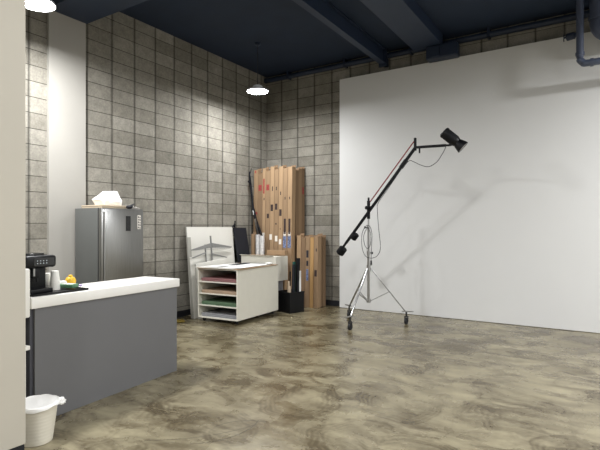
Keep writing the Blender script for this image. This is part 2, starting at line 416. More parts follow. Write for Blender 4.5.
# ------------------------------------------------------------------ counter
CR = R(4.94)
CO = (-3.66, 1.94)
cu = Vector((-math.sin(CR), math.cos(CR))); cn = Vector((-math.cos(CR), -math.sin(CR)))
def cw(inn, along, z=.976):       # inn metres back from the front edge, along metres from the near end
    p = Vector(CO)+cn*inn+cu*along
    return (p.x, p.y, z)
t = thing('bar_counter', 'grey panelled counter with a thick white worktop', 'counter', (*CO, 0), CR)
MB().span(-.5, 0, 0, 1.632, .89, .975, bev=.006).build('worktop', 'solid_white', t, True)
MB().span(-.04, -.02, .04, 1.61, 0, .889, bev=.002).build('front_panel', 'counter_grey', t)
MB().span(-.48, -.0405, .012, 1.59, 0, .889).build('carcass', 'counter_dark', t)

t = thing('serving_tray', 'shallow black tray under the coffee machine on the white counter', 'tray', cw(.045, .04, .9755), CR)
MB().span(-.40, 0, 0, .5, 0, .006, bev=.002).span(-.40, -.392, 0, .5, .004, .016).span(-.008, 0, 0, .5, .004, .016).span(-.4, 0, 0, .008, .004, .016).span(-.4, 0, .492, .5, .004, .016).build('tray_base', 'plastic_black', t)

t = thing('coffee_machine', 'black bean-to-cup coffee machine with a wide control head on the counter', 'coffee machine', cw(.14, .06, .982), CR)
MB().span(-.31, -.09, 0, .215, 0, .30, bev=.012).build('body', 'plastic_black', t, True)
MB().span(-.12, .0, -.01, .25, .205, .305, bev=.022).build('control_head', 'plastic_black', t, True)
MB().span(.0, .003, .05, .225, .222, .288, bev=.001).build('display', 'glass_black', t)
b = MB()
for r_ in range(2):
    for c_ in range(4): b.span(.003, .0045, .075+c_*.026, .081+c_*.026, .24+r_*.02, .2455+r_*.02)
b.build('icons', 'icon', t)
MB().span(-.31, -.03, -.0, .16, .30, .325, bev=.008).build('bean_hopper', 'glass_black', t, True)
MB().span(-.09, -.045, .07, .13, .12, .206, bev=.006).rod((-.06, .085, .09), (-.06, .085, .125), .006).rod((-.06, .115, .09), (-.06, .115, .125), .006).build('spout', 'plastic_black', t, True)
MB().rod((-.035, .075, .14), (-.035, .075, .2), .007).build('milk_frother', 'chrome', t, True)
MB().span(-.1, .0, .0, .215, 0, .035, bev=.006).build('drip_tray', 'plastic_black', t, True)

def cup_stack(p, n, label):
    t = thing('paper_cup_stack', label, 'cups', p, group='paper cups on the tray')
    b = MB()
    for i in range(n):
        z = i*.011
        b.lathe([(.029, .0+z), (.0375, .078+z), (.041, .08+z), (.041, .084+z), (.036, .083+z)][::1], n=24) if i < n-1 else b.lathe([(.0, z+.0), (.029, .0+z), (.0375, .078+z), (.041, .08+z), (.041, .084+z), (.036, .083+z), (.028, .004+z), (0, .004+z)], n=24)
    b.build('cups', 'paper_cup', t, True)
    return t
# upturned stacks
def upturned(p, n, label):
    t = thing('paper_cup_stack', label, 'cups', p, group='paper cups on the tray')
    b = MB()
    for i in range(n):
        z = i*.012
        b.lathe([(.037, z), (.041, z), (.041, z+.005), (.0385, z+.006), (.0285, z+.088), (.026, z+.09), (0, z+.088)], n=24)
    b.build('cup_walls', 'paper_cup', t, True)
    return t
upturned(cw(.36, .368, .982), 5, 'shorter stack of upturned white paper cups close beside the coffee machine')
upturned(cw(.26, .375, .982), 7, 'taller front stack of upturned white paper cups on the black tray')

t = thing('tea_packet', 'flat green and white packet on the right end of the black tray', 'packet', cw(.2, .455, .9925), CR+.3)
MB().span(-.09, .07, -.035, .055, 0, .034, bev=.01).build('wrapper', 'green_pack', t, True)
MB().span(-.05, .05, -.02, .04, .034, .036).build('packet_label', 'label_white', t)
t = thing('sugar_box', 'small white packet behind the green packet on the counter', 'packet', cw(.37, .49, .992), CR-.1)
MB().span(-.03, .03, -.05, .06, 0, .045, bev=.006).build('wrapper', 'white_paper', t, True)
t = thing('yellow_pouch', 'round bright yellow snack pouch at the back of the counter tray', 'pouch', cw(.35, .59, .977))
MB().blob((0, 0, .048), (.042, .048, .05), .1, 2, 3, 3).build('pouch_body', 'yellow', t, True)
MB().blob((-.0, .0, .1), (.018, .02, .012), .1, 2, 2, 1).build('pouch_neck', 'yellow', t, True)
t = thing('purple_sweet', 'tiny purple wrapped sweet right of the yellow pouch', 'sweet', cw(.3, .625, .976))
MB().blob((0, 0, .014), (.016, .02, .014), .1, 3, 2, 5).rod((0, .016, .014), (0, .034, .014), .004, .012, 8).build('wrapper', 'purple', t, True)

# ------------------------------------------------------------------ white dispenser behind the partition, bin
t = thing('water_dispenser', 'white upright dispenser mostly hidden behind the cream wall edge', 'dispenser', (-3.825, 1.69, 0), CR)
MB().span(-.2, .19, -.22, .225, .83, 1.2, bev=.012).build('upper_housing', 'plastic_white', t, True)
MB().span(-.2, .11, -.22, .222, .62, .8295).build('recess_back', 'plastic_white', t)
MB().span(-.2, .155, -.22, .215, 0, .585, bev=.01).build('lower_housing', 'plastic_white', t, True)
MB().span(-.19, .19, -.2, .225, .5855, .62, bev=.008).build('drip_ledge', 'plastic_white', t, True)
MB().span(-.17, .15, -.2, .2, 1.2, 1.215, bev=.004).build('lid', 'glass_black', t, True)

t = thing('waste_bin', 'cream plastic waste bin with a white liner folded over its rim', 'bin', (-3.385, 1.83, 0)); t.scale = (.97, .97, .9)
prof = [(0, 0), (.1, 0), (.105, .004)]
for k in range(1, 11):
    z = .004+.27*k/10; r_ = .105+.036*z/.3
    prof += [(r_-.0015, z-.008), (r_, z-.004), (r_, z)]
prof += [(.146, .285), (.148, .3), (.143, .302), (.138, .285), (.1, .01), (0, .01)]
MB().lathe(prof, n=40).build('bin_body', 'cream_plastic', t, True)
b = MB(); n = 48; prof = [(.116, .19), (.133, .29), (.147, .311), (.154, .306), (.156, .293), (.154, .278)]
rings = []
for j, (r_, z) in enumerate(prof):
    ring = []
    for k in range(n):
        a = 2*math.pi*k/n
        w_ = noise.noise(Vector((math.cos(a)*2.2, math.sin(a)*2.2, j*.5)))
        ring.append(b.bm.verts.new(((r_+.004*w_*(j > 2))*math.cos(a), (r_+.004*w_*(j > 2))*math.sin(a), z+(.018*w_ if j > 3 else .008*w_))))
    rings.append(ring)
for p, q in zip(rings, rings[1:]):
    for k in range(n): b.bm.faces.new((p[k], p[(k+1) % n], q[(k+1) % n], q[k]))
lin_ = b.build('bin_liner', 'bag', t, True)
a = R(62)
px, py = .155*math.cos(a), .155*math.sin(a)
MB().blob((px*1.06, py*1.06, .285), (.026, .026, .03), .5, 2.5, 3, 4).build('liner_knot', 'bag', lin_, True)
# bag film sagging across the bin mouth
b = MB(); g = 24; grid = []
for j in range(7):
    rr = .14*j/6; grid.append([b.bm.verts.new((rr*math.cos(2*math.pi*k/g), rr*math.sin(2*math.pi*k/g), .306-.05*(1-(j/6)**2)+.012*noise.noise(Vector((rr*22*math.cos(2*math.pi*k/g), rr*22*math.sin(2*math.pi*k/g), 3))))) for k in range(g)] if j else [b.bm.verts.new((0, 0, .256))])
for k in range(g): b.bm.faces.new((grid[0][0], grid[1][k], grid[1][(k+1) % g]))
for p, q in zip(grid[1:], grid[2:]):
    for k in range(g): b.bm.faces.new((p[k], p[(k+1) % g], q[(k+1) % g], q[k]))
b.build('liner_top', 'bag', lin_, True)

# ------------------------------------------------------------------ fridge
t = thing('refrigerator', 'tall stainless steel refrigerator standing against the block wall behind the counter', 'refrigerator', (-5.45, 3.80, 0))
MB().span(-.57, -.075, -.03, .64, .02, 1.775, bev=.004).build('cabinet', 'steel_side', t, True)
for z0, z1, nm in ((.78, 1.774, 'door'), (.06, .77, 'door')):
    d = MB().span(-.066, 0, -.028, .638, z0, z1, bev=.014).build(nm, 'steel', t, True)
    MB().span(-.074, -.067, -.024, .634, z0+.006, z1-.006).build('door_seal', 'matte_black', d)
    if z0 > .5:
        MB().span(.0, .004, .345, .42, 1.475, 1.675, bev=.0015).build('display_panel', 'glass_black', d)
        st = MB().span(.0, .002, .535, .59, 1.5, 1.69, bev=.0008).build('sticker', 'label_white', d)
    MB().rod((.012, .01, z0+.05), (.012, .01, z1-.05), .008).build('handle', 'chrome', d, True)
b = MB()
for k in range(5):
    b.span(.0022, .003, .541+(k % 2)*.004, .562, 1.51+k*.036, 1.532+k*.036).span(.0022, .003, .568, .584, 1.508+k*.036, 1.52+k*.036+.008*(k % 2))
b.build('sticker_print', 'counter_grey', t)
MB().span(-.5, -.09, .03, .61, 0, .02).build('plinth', 'black', t)

t = thing('flat_box', 'flat tan box lying on top of the refrigerator under a white bag', 'box', (-5.72, 3.96, 1.776), R(4))
MB().span(-.2, .2, -.15, .25, 0, .03, bev=.004).build('box_body', 'tanbox', t)
MB().span(-.205, .205, -.155, .255, .022, .04, bev=.004).build('box_lid', 'tanbox', t)
t = thing('plastic_bag', 'crumpled white bag on the tan box on top of the refrigerator', 'bag', (-5.70, 4.035, 1.8165), R(4)); t.scale = (.9, .74, 1)
b = MB()
pts = [(-.12, -.14, 0), (.1, -.16, 0), (.12, .2, 0), (-.12, .2, 0), (-.13, -.2, .085), (.1, -.2, .07), (.14, .06, .06), (.12, .21, .07), (-.1, .22, .1), (-.07, -.02, .2), (.05, 0, .19), (.06, .17, .2), (-.05, .18, .205), (.0, -.15, .12)]
for p in pts: b.bm.verts.new(p)
bmesh.ops.convex_hull(b.bm, input=b.bm.verts)
bmesh.ops.triangulate(b.bm, faces=b.bm.faces)
bmesh.ops.subdivide_edges(b.bm, edges=b.bm.edges, cuts=3, use_grid_fill=True)
for v in b.bm.verts:
    if v.co.z > .01: v.co += Vector((noise.noise(v.co*14), noise.noise(v.co*14+Vector((9, 0, 0))), noise.noise(v.co*14+Vector((0, 9, 0)))))*.013
b.build('bag_body', 'bag', t)
t = thing('crumpled_wrapping', 'crumpled grey wrapping lying at the right end on top of the refrigerator', 'wrapping', (-5.68, 4.385, 1.7765))
b = MB(); g = 14
vs = [[b.bm.verts.new((-.17+.34*i/g, -.1+.14*j/g, .012+.035*abs(noise.noise(Vector((i*.6, j*.6, 1))))+.012*(i % 3 == 0)+(.03 if j < 2 else 0))) for j in range(g+1)] for i in range(g+1)]
lo = [[b.bm.verts.new((v.co.x, v.co.y, max(.0, v.co.z-.012) if 0 < i < g and 0 < j < g else 0)) for j, v in enumerate(row)] for i, row in enumerate(vs)]
for i in range(g):
    for j in range(g):
        b.bm.faces.new((vs[i][j], vs[i+1][j], vs[i+1][j+1], vs[i][j+1])); b.bm.faces.new((lo[i][j], lo[i][j+1], lo[i+1][j+1], lo[i+1][j]))
for i in range(g):
    for (r0, r1) in ((0, 0), (g, g)):
        b.bm.faces.new((vs[i][r0], lo[i][r0], lo[i+1][r0], vs[i+1][r0])); b.bm.faces.new((vs[r0][i], vs[r0][i+1], lo[r0][i+1], lo[r0][i]))
b.build('sheet', 'foil', t)
t = thing('black_pouch', 'small black pouch between the white bag and grey wrapping on the refrigerator', 'pouch', (-5.5, 4.24, 1.7765))
MB().blob((0, 0, .025), (.06, .035, .025), .2, 3, 3, 2).prism([(-.01, .0, .03), (.03, .02, .035), (.02, .075, .072), (-.01, .05, .06)], (-.012, .004, .004)).build('pouch_body', 'fabric_black', t, True)

# ------------------------------------------------------------------ paper rack
PR = R(4)
t = thing('paper_rack', 'white open-fronted paper rack with four slots on casters', 'cabinet', (-4.80, 5.69, 0), PR)
Wd, Dp, Z0, Z1 = .79, 1.22, .065, .845
MB().span(-.018, 0, 0, Dp, Z0, Z1, bev=.0015).build('side_panel', 'lam_white', t)
MB().span(-Wd, -Wd+.018, 0, Dp, Z0, Z1, bev=.0015).build('side_panel', 'lam_white', t)
MB().span(-Wd, 0, 0, Dp, Z1, Z1+.02, bev=.0015).build('top', 'lam_white', t)
MB().span(-Wd+.018, -.018, 0, Dp, Z0, Z0+.02, bev=.0015).build('bottom', 'lam_white', t)
MB().span(-Wd+.018, -.018, Dp-.015, Dp, Z0+.02, Z1).build('back_panel', 'slot_inside', t)
pitch = (Z1-Z0-.02)/4
for k in (1, 2, 3): MB().span(-Wd+.018, -.018, .0, Dp-.015, Z0+.02+pitch*k-.016, Z0+.02+pitch*k, bev=.001).build('shelf', 'lam_white', t)
for x in (-Wd+.07, -.07):
    for y in (.08, Dp-.08):
        c = MB().span(x-.025, x+.025, y-.03, y+.03, Z0-.006, Z0).span(x-.02, x-.014, y-.02, y+.02, .02, Z0-.004).span(x+.014, x+.02, y-.02, y+.02, .02, Z0-.004).build('caster', 'rubber', t)
        MB().rod((x-.012, y, .024), (x+.012, y, .024), .0238, n=20).build('wheel', 'rubber', c, True)
def rack_pt(x, y):
    return (-4.80+x*math.cos(PR)-y*math.sin(PR), 5.69+x*math.sin(PR)+y*math.cos(PR))
for k, (m, lab, h) in enumerate((('grey_paper', 'stack of grey paper in the bottom slot of the white rack', .05), ('green_paper', 'stack of green paper in the second slot from the bottom', .052), ('tan_paper', 'stack of tan paper in the slot below the dusty red paper', .045), ('red_paper', 'stack of dusty red paper in the top slot of the rack', .05))):
    z = Z0+.0205+pitch*k
    s = thing('paper_stack', lab, 'paper', (*rack_pt(-Wd/2, .03), z), PR, group='coloured paper in the rack slots')
    b = MB(); nl = 7
    for q in range(nl):
        dx = .008*noise.noise(Vector((q*2.1, k*3.3, 0))); dy = .018*noise.noise(Vector((q*1.7, k*5.1, 4)))+.012
        b.box((dx, .5+dy, h*(q+.5)/nl), (.70, 1.0, h/nl))
    b.build('sheets', m, s)

# sheets lying on the rack
def sheet(name, label, m, x, y, z, w, l, th, rz):
    s = thing(name, label, 'board' if th > .003 else 'paper', (*rack_pt(x, y), z), PR+rz, group='sheets lying on the paper rack')
    MB().box((0, 0, th/2), (w, l, th), bev=.0006).build('sheet', m, s)
    return s
zt = Z1+.0205
sheet('cardboard_sheet', 'wide brown cardboard sheet at the bottom of the pile on the rack', 'card', -.385, .58, zt, .84, 1.2, .008, R(1.5))
sheet('white_board', 'large white board overhanging the front of the rack beneath the papers', 'foam', -.43, .5, zt+.0085, .78, 1.06, .006, R(-2))
sheet('black_board', 'black board lying between white sheets on the rack', 'fabric_black', -.37, .64, zt+.015, .58, 1.0, .006, R(-1))
sheet('white_sheet', 'white paper sheet covering the right side of the black board', 'white_paper', -.2, .52, zt+.0215, .38, .96, .002, R(4))
sheet('curled_sheet', 'small white sheet near the front left corner of the rack top', 'white_paper', -.56, .3, zt+.0238, .24, .5, .002, R(-8))
t = thing('paper_scrap', 'crumpled white scrap of paper at the far right corner of the rack top', 'paper', (*rack_pt(-.07, 1.02), zt+.0237), 0)
MB().blob((0, 0, .014), (.05, .07, .014), .4, 3, 3, 8).build('scrap', 'white_paper', t)

# ------------------------------------------------------------------ boards leaning at the left wall
def lean_board(name, label, m, y0, y1, xb, xt, ztop, th, ztop1=None, edge=None, group='boards leaning on the block wall'):
    ztop1 = ztop if ztop1 is None else ztop1
    t = thing(name, label, 'board', (xb, (y0+y1)/2, 0), group=group)
    h = (y1-y0)/2
    MB().prism([(0, -h, 0.002), (0, h, 0.002), (xt-xb, h, ztop1), (xt-xb, -h, ztop)], (-th, 0, 0)).build('board_face', m, t)
    if edge:
        MB().prism([(.0005, -h-.006, 0.001), (.0005, -h, 0.001), (xt-xb+.0005, -h, ztop), (xt-xb+.0005, -h-.006, ztop)], (-th-.001, 0, 0)).build('board_edge', edge, t)
    return t
lean_board('leaning_board', 'largest white board leaning on the block wall behind the grey rack', 'foam', 5.80, 6.98, -5.86, -6.02, 1.535, .02, edge='foam_grey')
lean_board('leaning_board', 'narrow grey board leaning at the left end of the white boards', 'foam_grey', 5.735, 5.81, -5.815, -5.93, 1.36, .03)
lean_board('leaning_board', 'low white board with sloping top edge in front of the largest board', 'foam', 5.72, 6.80, -5.76, -5.858, 1.02, .02, 1.13, edge='foam_grey')
lean_board('leaning_board', 'short white board tucked closest behind the white paper rack', 'foam', 5.76, 6.5, -5.665, -5.755, .91, .025, .98, edge='foam_grey')
lean_board('black_board', 'black panel leaning on the block wall right of the white boards', 'fabric_black', 7.005, 7.378, -5.72, -6.0, 1.525, .02, group='boards leaning on the block wall')

t = thing('folding_frame', 'grey metal frame with sloping arms resting against the white boards', 'rack', (-5.725, 6.2, 0))
def fx(z): return -.0-.095*(z/1.0)
def arm(pa, pb, w=.012): return MB().bar((fx(pa[1]), pa[0]-6.2, pa[1]), (fx(pb[1]), pb[0]-6.2, pb[1]), w, w)
MB().bar((.0, .014, 0.003), (fx(1.38), .014, 1.38), .024, .02).build('post', 'grey_metal', t)
MB().bar((.0, -.135, 0.003), (fx(1.23), -.135, 1.23), .02, .018).build('post', 'grey_metal', t)
for pts in (((5.69, 1.15), (6.2, 1.255), (6.2, 1.17), (5.75, 1.138)), ((6.22, 1.255), (6.745, 1.175), (6.72, 1.155), (6.22, 1.17)), ((5.71, 1.02), (6.06, 1.105), (6.06, 1.085), (5.74, 1.005)), ((6.22, 1.07), (6.6, .99), (6.58, .975), (6.22, 1.045))):
    MB().prism([(fx(z)+.012, y-6.2, z) for y, z in pts], (.008, 0, 0)).build('arm', 'grey_metal', t)
MB().bar((fx(1.142)+.016, -.48, 1.142), (fx(1.142)+.016, .5, 1.15), .006, .006).build('tie_bar', 'grey_metal', t)

t = thing('thin_stand', 'thin dark stand post poking up behind the black panel', 'stand', (-6.065, 7.12, 0))
MB().rod((0, 0, 0.001), (0, 0, 1.66), .011).build('post', 'matte_black', t, True)
MB().bar((0.0, -.03, 1.54), (0.0, .0, 1.6), .02, .03).rod((-.005, -.09, 1.53), (0, 0, 1.585), .012).build('clamp', 'matte_black', t)
t = thing('yellow_rope', 'dull yellow rope heaped on the floor below the leaning boards', 'rope', (-5.72, 5.40, 0))
b = MB()
pts = []
for k in range(40):
    a = k*.9; pts.append((.10*math.cos(a)*(.6+.4*math.sin(k*1.7))-.05, .085*math.sin(a)*(.7+.4*math.cos(k*1.1)), .009+.0055*(k % 4)))
b.tube(pts, .008, 6).build('coil', 'yellow_dull', t, True)

# ------------------------------------------------------------------ cartons and rolls in the corner
def carton(label, x, y, w, d, h, m='card', group='tall brown cartons in the corner', lean=0, marks=(), name='tall_carton'):
    t = thing(name, label, 'carton', (x, y, 0.001), group=group)
    b = MB(); dy = lean
    b.prism([(-w/2, -d/2, 0), (w/2, -d/2, 0), (w/2, d/2, 0), (-w/2, d/2, 0)], (0, dy, h))
    b.build('carton_body', m, t)
    MB().prism([(-w/2+.004, -d/2-.0006, .002), (-w/2+.012, -d/2-.0006, .002), (-w/2+.012, -d/2+.001, .002), (-w/2+.004, -d/2+.001, .002)], (0, dy, h-.003)).build('seam', 'card_dark', t)
    # end flaps, slightly open
    f = MB(); f.prism([(-w/2, 0, 0), (w/2, 0, 0), (w/2, 0, .045), (-w/2, 0, .04)], (0, .003, 0))
    fl_ = f.build('flap', 'card_dark', t); fl_.location = (0, dy+d/2-.004, h-.002); fl_.rotation_euler = (R(-12), 0, 0)
    groups = {}
    for (u, z, mw, mh, mm) in marks: groups.setdefault(mm, []).append((u, z, mw, mh))
    for mm, ls in groups.items():
        for (u, z, mw, mh) in ls:
            q = MB(); y0 = -d/2+dy*(z-mh/2)/h
            q.prism([(u*w-mw/2, y0-.0012, z-mh/2), (u*w+mw/2, y0-.0012, z-mh/2), (u*w+mw/2, y0-.0012+dy*mh/h, z+mh/2), (u*w-mw/2, y0-.0012+dy*mh/h, z+mh/2)], (0, .0022, 0))
            q.build('carton_label' if 'label' in mm else 'printed_mark', mm, t)
    return t
row = [  # x left edge, width, height, material, marks (u, z, w, h, ink)
    (-5.985, .10, 2.70, 'card', ((.2, 1.82, .05, .05, 'ink_red'), (-.1, 2.66, .03, .05, 'ink_red'))),
    (-5.882, .10, 2.62, 'card_dark', ((0, 2.33, .08, .12, 'ink_red'), (.1, 1.42, .05, .06, 'ink'))),
    (-5.779, .075, 2.72, 'card_light', ((0, 2.36, .035, .3, 'ink_red'), (0, 1.36, .055, .13, 'label_white'), (.1, 2.1, .02, .05, 'ink'))),
    (-5.70, .10, 2.66, 'card', ((.0, 2.33, .07, .12, 'ink_red'), (.1, 1.76, .05, .09, 'ink'))),
    (-5.597, .095, 2.74, 'card_light', ((0, 1.92, .06, .13, 'ink'), (-.2, 1.34, .06, .11, 'label_white'), (.1, 2.3, .02, .09, 'ink'))),
    (-5.499, .095, 2.68, 'card', ((0, 1.94, .055, .12, 'ink'), (.1, 1.31, .06, .11, 'label_white'), (0, 2.3, .02, .07, 'ink'), (.0, 1.6, .03, .03, 'ink'))),
    (-5.40, .095, 2.73, 'card_light', ((0, 1.82, .055, .13, 'ink'), (0, 1.25, .055, .1, 'label_white'), (0, 2.2, .02, .07, 'ink'), (0, 1.5, .02, .02, 'ink'))),
    (-5.302, .1, 2.69, 'card', ((0, 1.55, .05, .3, 'ink'), (0, 1.4, .06, .09, 'label_white'), (0, 1.25, .075, .24, 'label_blue'), (0, 2.1, .02, .05, 'ink'))),
    (-5.199, .1, 2.71, 'card_light', ((0, 1.55, .05, .3, 'ink'), (0, 1.4, .06, .09, 'label_white'), (0, 1.25, .075, .24, 'label_blue'), (0, 2.1, .02, .05, 'ink'))),
]
tall_labels = ['leftmost tall brown carton of the corner row, next to the black folded stand', 'second tall carton from the left, with a dark red mark near its top',
    'slim pale tall carton with a long red stripe near its top', 'tall carton just right of the one with the long red stripe',
    'pale tall carton with a white label low on it, fifth from the left', 'tall carton with a white label low on it, sixth from the left',
    'pale tall carton left of the two with blue labels', 'left one of the two tall cartons with blue patterned labels', 'right one of the two tall cartons with blue patterned labels']
for (x, w, h, m, mk), lab in zip(row, tall_labels):
    carton(lab, (x+w/2+5.1)*1.06-5.095, 7.68, w*1.05, .12, h, m, lean=.055, marks=mk)
for k, (y, h, m, lab) in enumerate(((7.862, 2.66, 'card_dark', 'darker tall carton directly behind the right end of the corner row'), (7.981, 2.7, 'card', 'tall carton third deep at the right end of the corner row'), (8.1, 2.72, 'card_dark', 'rearmost tall carton at the right end, against the block wall'))):
    o = carton(lab, -5.155-.006*k, y+.0, 0.1, .112, h, m, lean=.0, group='tall brown cartons in the corner') if k == 2 else carton(lab, -5.155-.006*k, y, 0.1, .112, h, m, lean=.0)
    if k == 2: MB().span(.0505, .0512, -.03, .03, 2.2, 2.34).build('printed_mark', 'ink_red', o)

short = [(-5.05, .095, 1.375, 'card_light', ()), (-4.948, .09, 1.33, 'card_dark', ()), (-4.852, .095, 1.35, 'card', ((.0, 1.02, .05, .14, 'label_black'), (.0, .84, .045, .1, 'label_black'), (.0, .62, .05, .22, 'label_blue'))),
         (-4.752, .085, 1.34, 'card_orange', ()), (-4.662, .09, 1.36, 'card', ((0, .66, .05, .12, 'ink'), (.1, 1.1, .02, .06, 'ink')))]
short_labels = ['leftmost short carton, pale, standing a little forward beside the black bin', 'darker short carton between the pale one and the one with blue and black labels',
    'short brown carton with a strip of black and blue labels', 'golden short carton in the middle of the low row', 'short brown carton at the right end of the low row']
for (x, w, h, m, mk), lab in zip(short, short_labels):
    carton(lab, x+w/2, 7.80, w, .12, h, m, 'short brown cartons on the floor by the back wall', lean=.03, marks=mk, name='short_carton')
carton('short dark carton behind the right end of the low row', -4.665, 7.955, .1, .11, 1.37, 'card_dark', 'short brown cartons on the floor by the back wall', name='short_carton', marks=((.2, .66, .03, .1, 'ink'),))
carton('rearmost short carton by the white wall, mostly hidden', -4.66, 8.075, .1, .11, 1.34, 'card_dark', 'short brown cartons on the floor by the back wall', name='short_carton')
carton('slim brown carton standing between the black panel and the silver rolls', -5.88, 7.47, .075, .06, 1.40, 'card', 'single cartons behind the white box', name='slim_carton')
t = thing('brown_box', 'plain brown cardboard box rising behind the white carton', 'box', (-5.3, 7.48, 0.001))
MB().span(-.22, .2, -.06, .06, 0, 1.09, bev=.003).build('box_body', 'card_light', t)
MB().span(-.22, .2, -.061, -.0602, 1.0, 1.006).build('box_seam', 'card_dark', t)

def roll(label, x, y, r_, h, m, group, z=0.001, tilt=(0, 0), name='paper_roll', core=True):
    t = thing(name, label, 'roll', (x, y, z), group=group)
    t.rotation_euler = (tilt[0], tilt[1], 0)
    MB().lathe([(0, .001), (r_, .001), (r_, h), (r_*.72, h), (r_*.7, h-.04), (0, h-.04)], n=20).build('roll_wrap', m, t, True)
    return t
roll('left silver-wrapped roll standing beside the slim carton', -5.745, 7.43, .045, 1.39, 'silver', 'silver-wrapped rolls')
roll('right silver-wrapped roll, in front of the tall cartons', -5.64, 7.43, .048, 1.37, 'silver', 'silver-wrapped rolls')

t = thing('folded_stand', 'black folded light stand leaning beside the tall cartons in the corner', 'stand', (-.04, 0, 0))
SY = 7.545
MB().rod((-5.91, SY, 1.9), (-6.0, SY, 2.56), .024, .02).build('upper_tube', 'matte_black', t, True)
MB().rod((-5.78, SY, 1.45), (-5.91, SY, 1.9), .03).rod((-5.62, SY, .012), (-5.78, SY, 1.45), .028).build('lower_tube', 'matte_black', t, True)
MB().rod((-6.0, SY, 2.54), (-6.012, SY, 2.66), .02, .012).tube([(-6.0, SY, 2.6), (-5.97, SY-.01, 2.65), (-5.95, SY-.01, 2.72)], .008).rod((-6.0, SY-.04, 2.46), (-5.95, SY-.05, 2.42), .02).build('head', 'matte_black', t, True)
for k, (dx, dz) in enumerate(((-.07, 0), (.06, -.03))):
    MB().rod((-5.64+dx, SY-.012, .015), (-5.71+dx, SY-.012, 1.33+dz), .022).rod((-5.71+dx, SY-.012, 1.33+dz), (-5.90, SY-.0, 1.84), .014).build('leg', 'matte_black', t, True)
MB().bar((-5.742, SY-.035, 1.36), (-5.84, SY-.035, 1.70), .02, .03).build('leg_strut', 'chrome', t)
MB().rod((-5.885, SY, 1.78), (-5.905, SY, 1.86), .034).build('collar', 'chrome', t, True)

t = thing('white_carton', 'white carton with an open top edge behind the paper rack', 'box', (-5.4, 7.19, .551))
MB().span(-.4, .4, -.2, .19, 0, .445, bev=.003).build('box_body', 'box_white', t)
MB().prism([(-.4, -.2, .445), (.36, -.2, .445), (.36, -.26, .462), (-.4, -.25, .47)], (0, 0, .004)).build('flap', 'box_white', t)
MB().prism([(-.38, .17, .447), (.38, .17, .447), (.38, .02, .456), (-.38, .0, .452)], (0, 0, .004)).build('flap', 'card_light', t)
t = thing('grey_carton', 'grey carton under the white carton behind the paper rack', 'box', (-5.4, 7.22, 0.001))
MB().span(-.28, .29, -.16, .16, 0, .548, bev=.003).build('box_body', 'box_grey', t)

BR = R(-17); BO = (-4.69, 6.99)
t = thing('roll_bin', 'square black bin holding rolls beside the short cartons', 'bin', (*BO, 0.001), BR)
def bpt(x, y): return (BO[0]+x*math.cos(BR)-y*math.sin(BR), BO[1]+x*math.sin(BR)+y*math.cos(BR))
b = MB(); b.span(-.36, 0, 0, .33, 0, .012)
b.span(-.36, 0, 0, .012, .012, .37).span(-.36, 0, .318, .33, .012, .37).span(-.36, -.348, .012, .318, .012, .37).span(-.012, 0, .012, .318, .012, .37)
b.build('bin_body', 'plastic_black', t)
b = MB(); b.span(-.366, .006, -.006, .012, .35, .372).span(-.366, .006, .318, .336, .35, .372).span(-.366, -.348, .012, .318, .35, .372).span(-.012, .006, .012, .318, .35, .372)
b.build('rim', 'plastic_black', t)
G = 'rolls standing in the black bin'
for lab, x, y, r_, h, m in (('dark green roll standing in the black bin', -.2, .24, .032, .90, 'green_roll'), ('tallest black roll in the bin, beside the green roll', -.105, .255, .036, .97, 'matte_black'),
        ('black roll in the bin nearest the short cartons', -.055, .215, .022, .93, 'matte_black'), ('black roll in front of the tallest one in the bin', -.115, .16, .03, .86, 'fabric_black'),
        ('thin dark tube at the left among the rolls in the bin', -.26, .2, .012, .72, 'matte_black')):
    roll(lab, *bpt(x, y), r_, h-.016, m, G, z=.0145, tilt=(R(-1), R(.8)))
roll('short tan roll in front in the black bin', *bpt(-.1, .075), .03, .46, 'tan_roll', G, z=.0145, tilt=(R(-2), R(-2)))
roll('shorter pale tan roll beside the other tan roll in the bin', *bpt(-.17, .08), .02, .54, 'tan_roll', G, z=.0145, tilt=(R(-2), R(2)))
t = thing('white_strip', 'narrow white board slipped into the right side of the black bin', 'board', (*bpt(-.042, .27), .0145), BR+R(60))
MB().box((0, 0, .36), (.035, .006, .74)).build('strip', 'white_paper', t)

# ------------------------------------------------------------------ boom stand
PX, PY = -3.16, 6.95
AZ = R(-13); bx, by = math.cos(AZ), math.sin(AZ)
def bp(s, z, o=0):       # along the boom's upright plane, o metres to its near side
    return (s*bx+o*by, s*by-o*bx, z)
t = thing('boom_stand', 'chrome wheeled stand carrying a long black boom arm, before the white wall', 'boom stand', (PX, PY, 0))
MB().rod((0, 0, .34), (0, 0, 1.12), .021).build('lower_column', 'chrome', t, True)
MB().rod((0, 0, 1.1), (0, 0, 1.52), .017).build('middle_column', 'chrome', t, True)
MB().rod((0, 0, 1.5), (0, 0, 1.74), .014).build('upper_column', 'chrome', t, True)
for z0, z1, r_ in ((.83, .93, .032), (.335, .385, .034), (1.09, 1.15, .028), (1.5, 1.55, .024)): MB().rod((0, 0, z0), (0, 0, z1), r_).build('collar', 'chrome', t, True)
for z, a in ((1.12, 20), (1.525, 200)):
    a = R(a); MB().rod((.02*math.cos(a), .02*math.sin(a), z), (.065*math.cos(a), .065*math.sin(a), z), .008).rod((.06*math.cos(a), .06*math.sin(a), z-.018), (.06*math.cos(a), .06*math.sin(a), z+.018), .01).build('knob', 'matte_black', t, True)
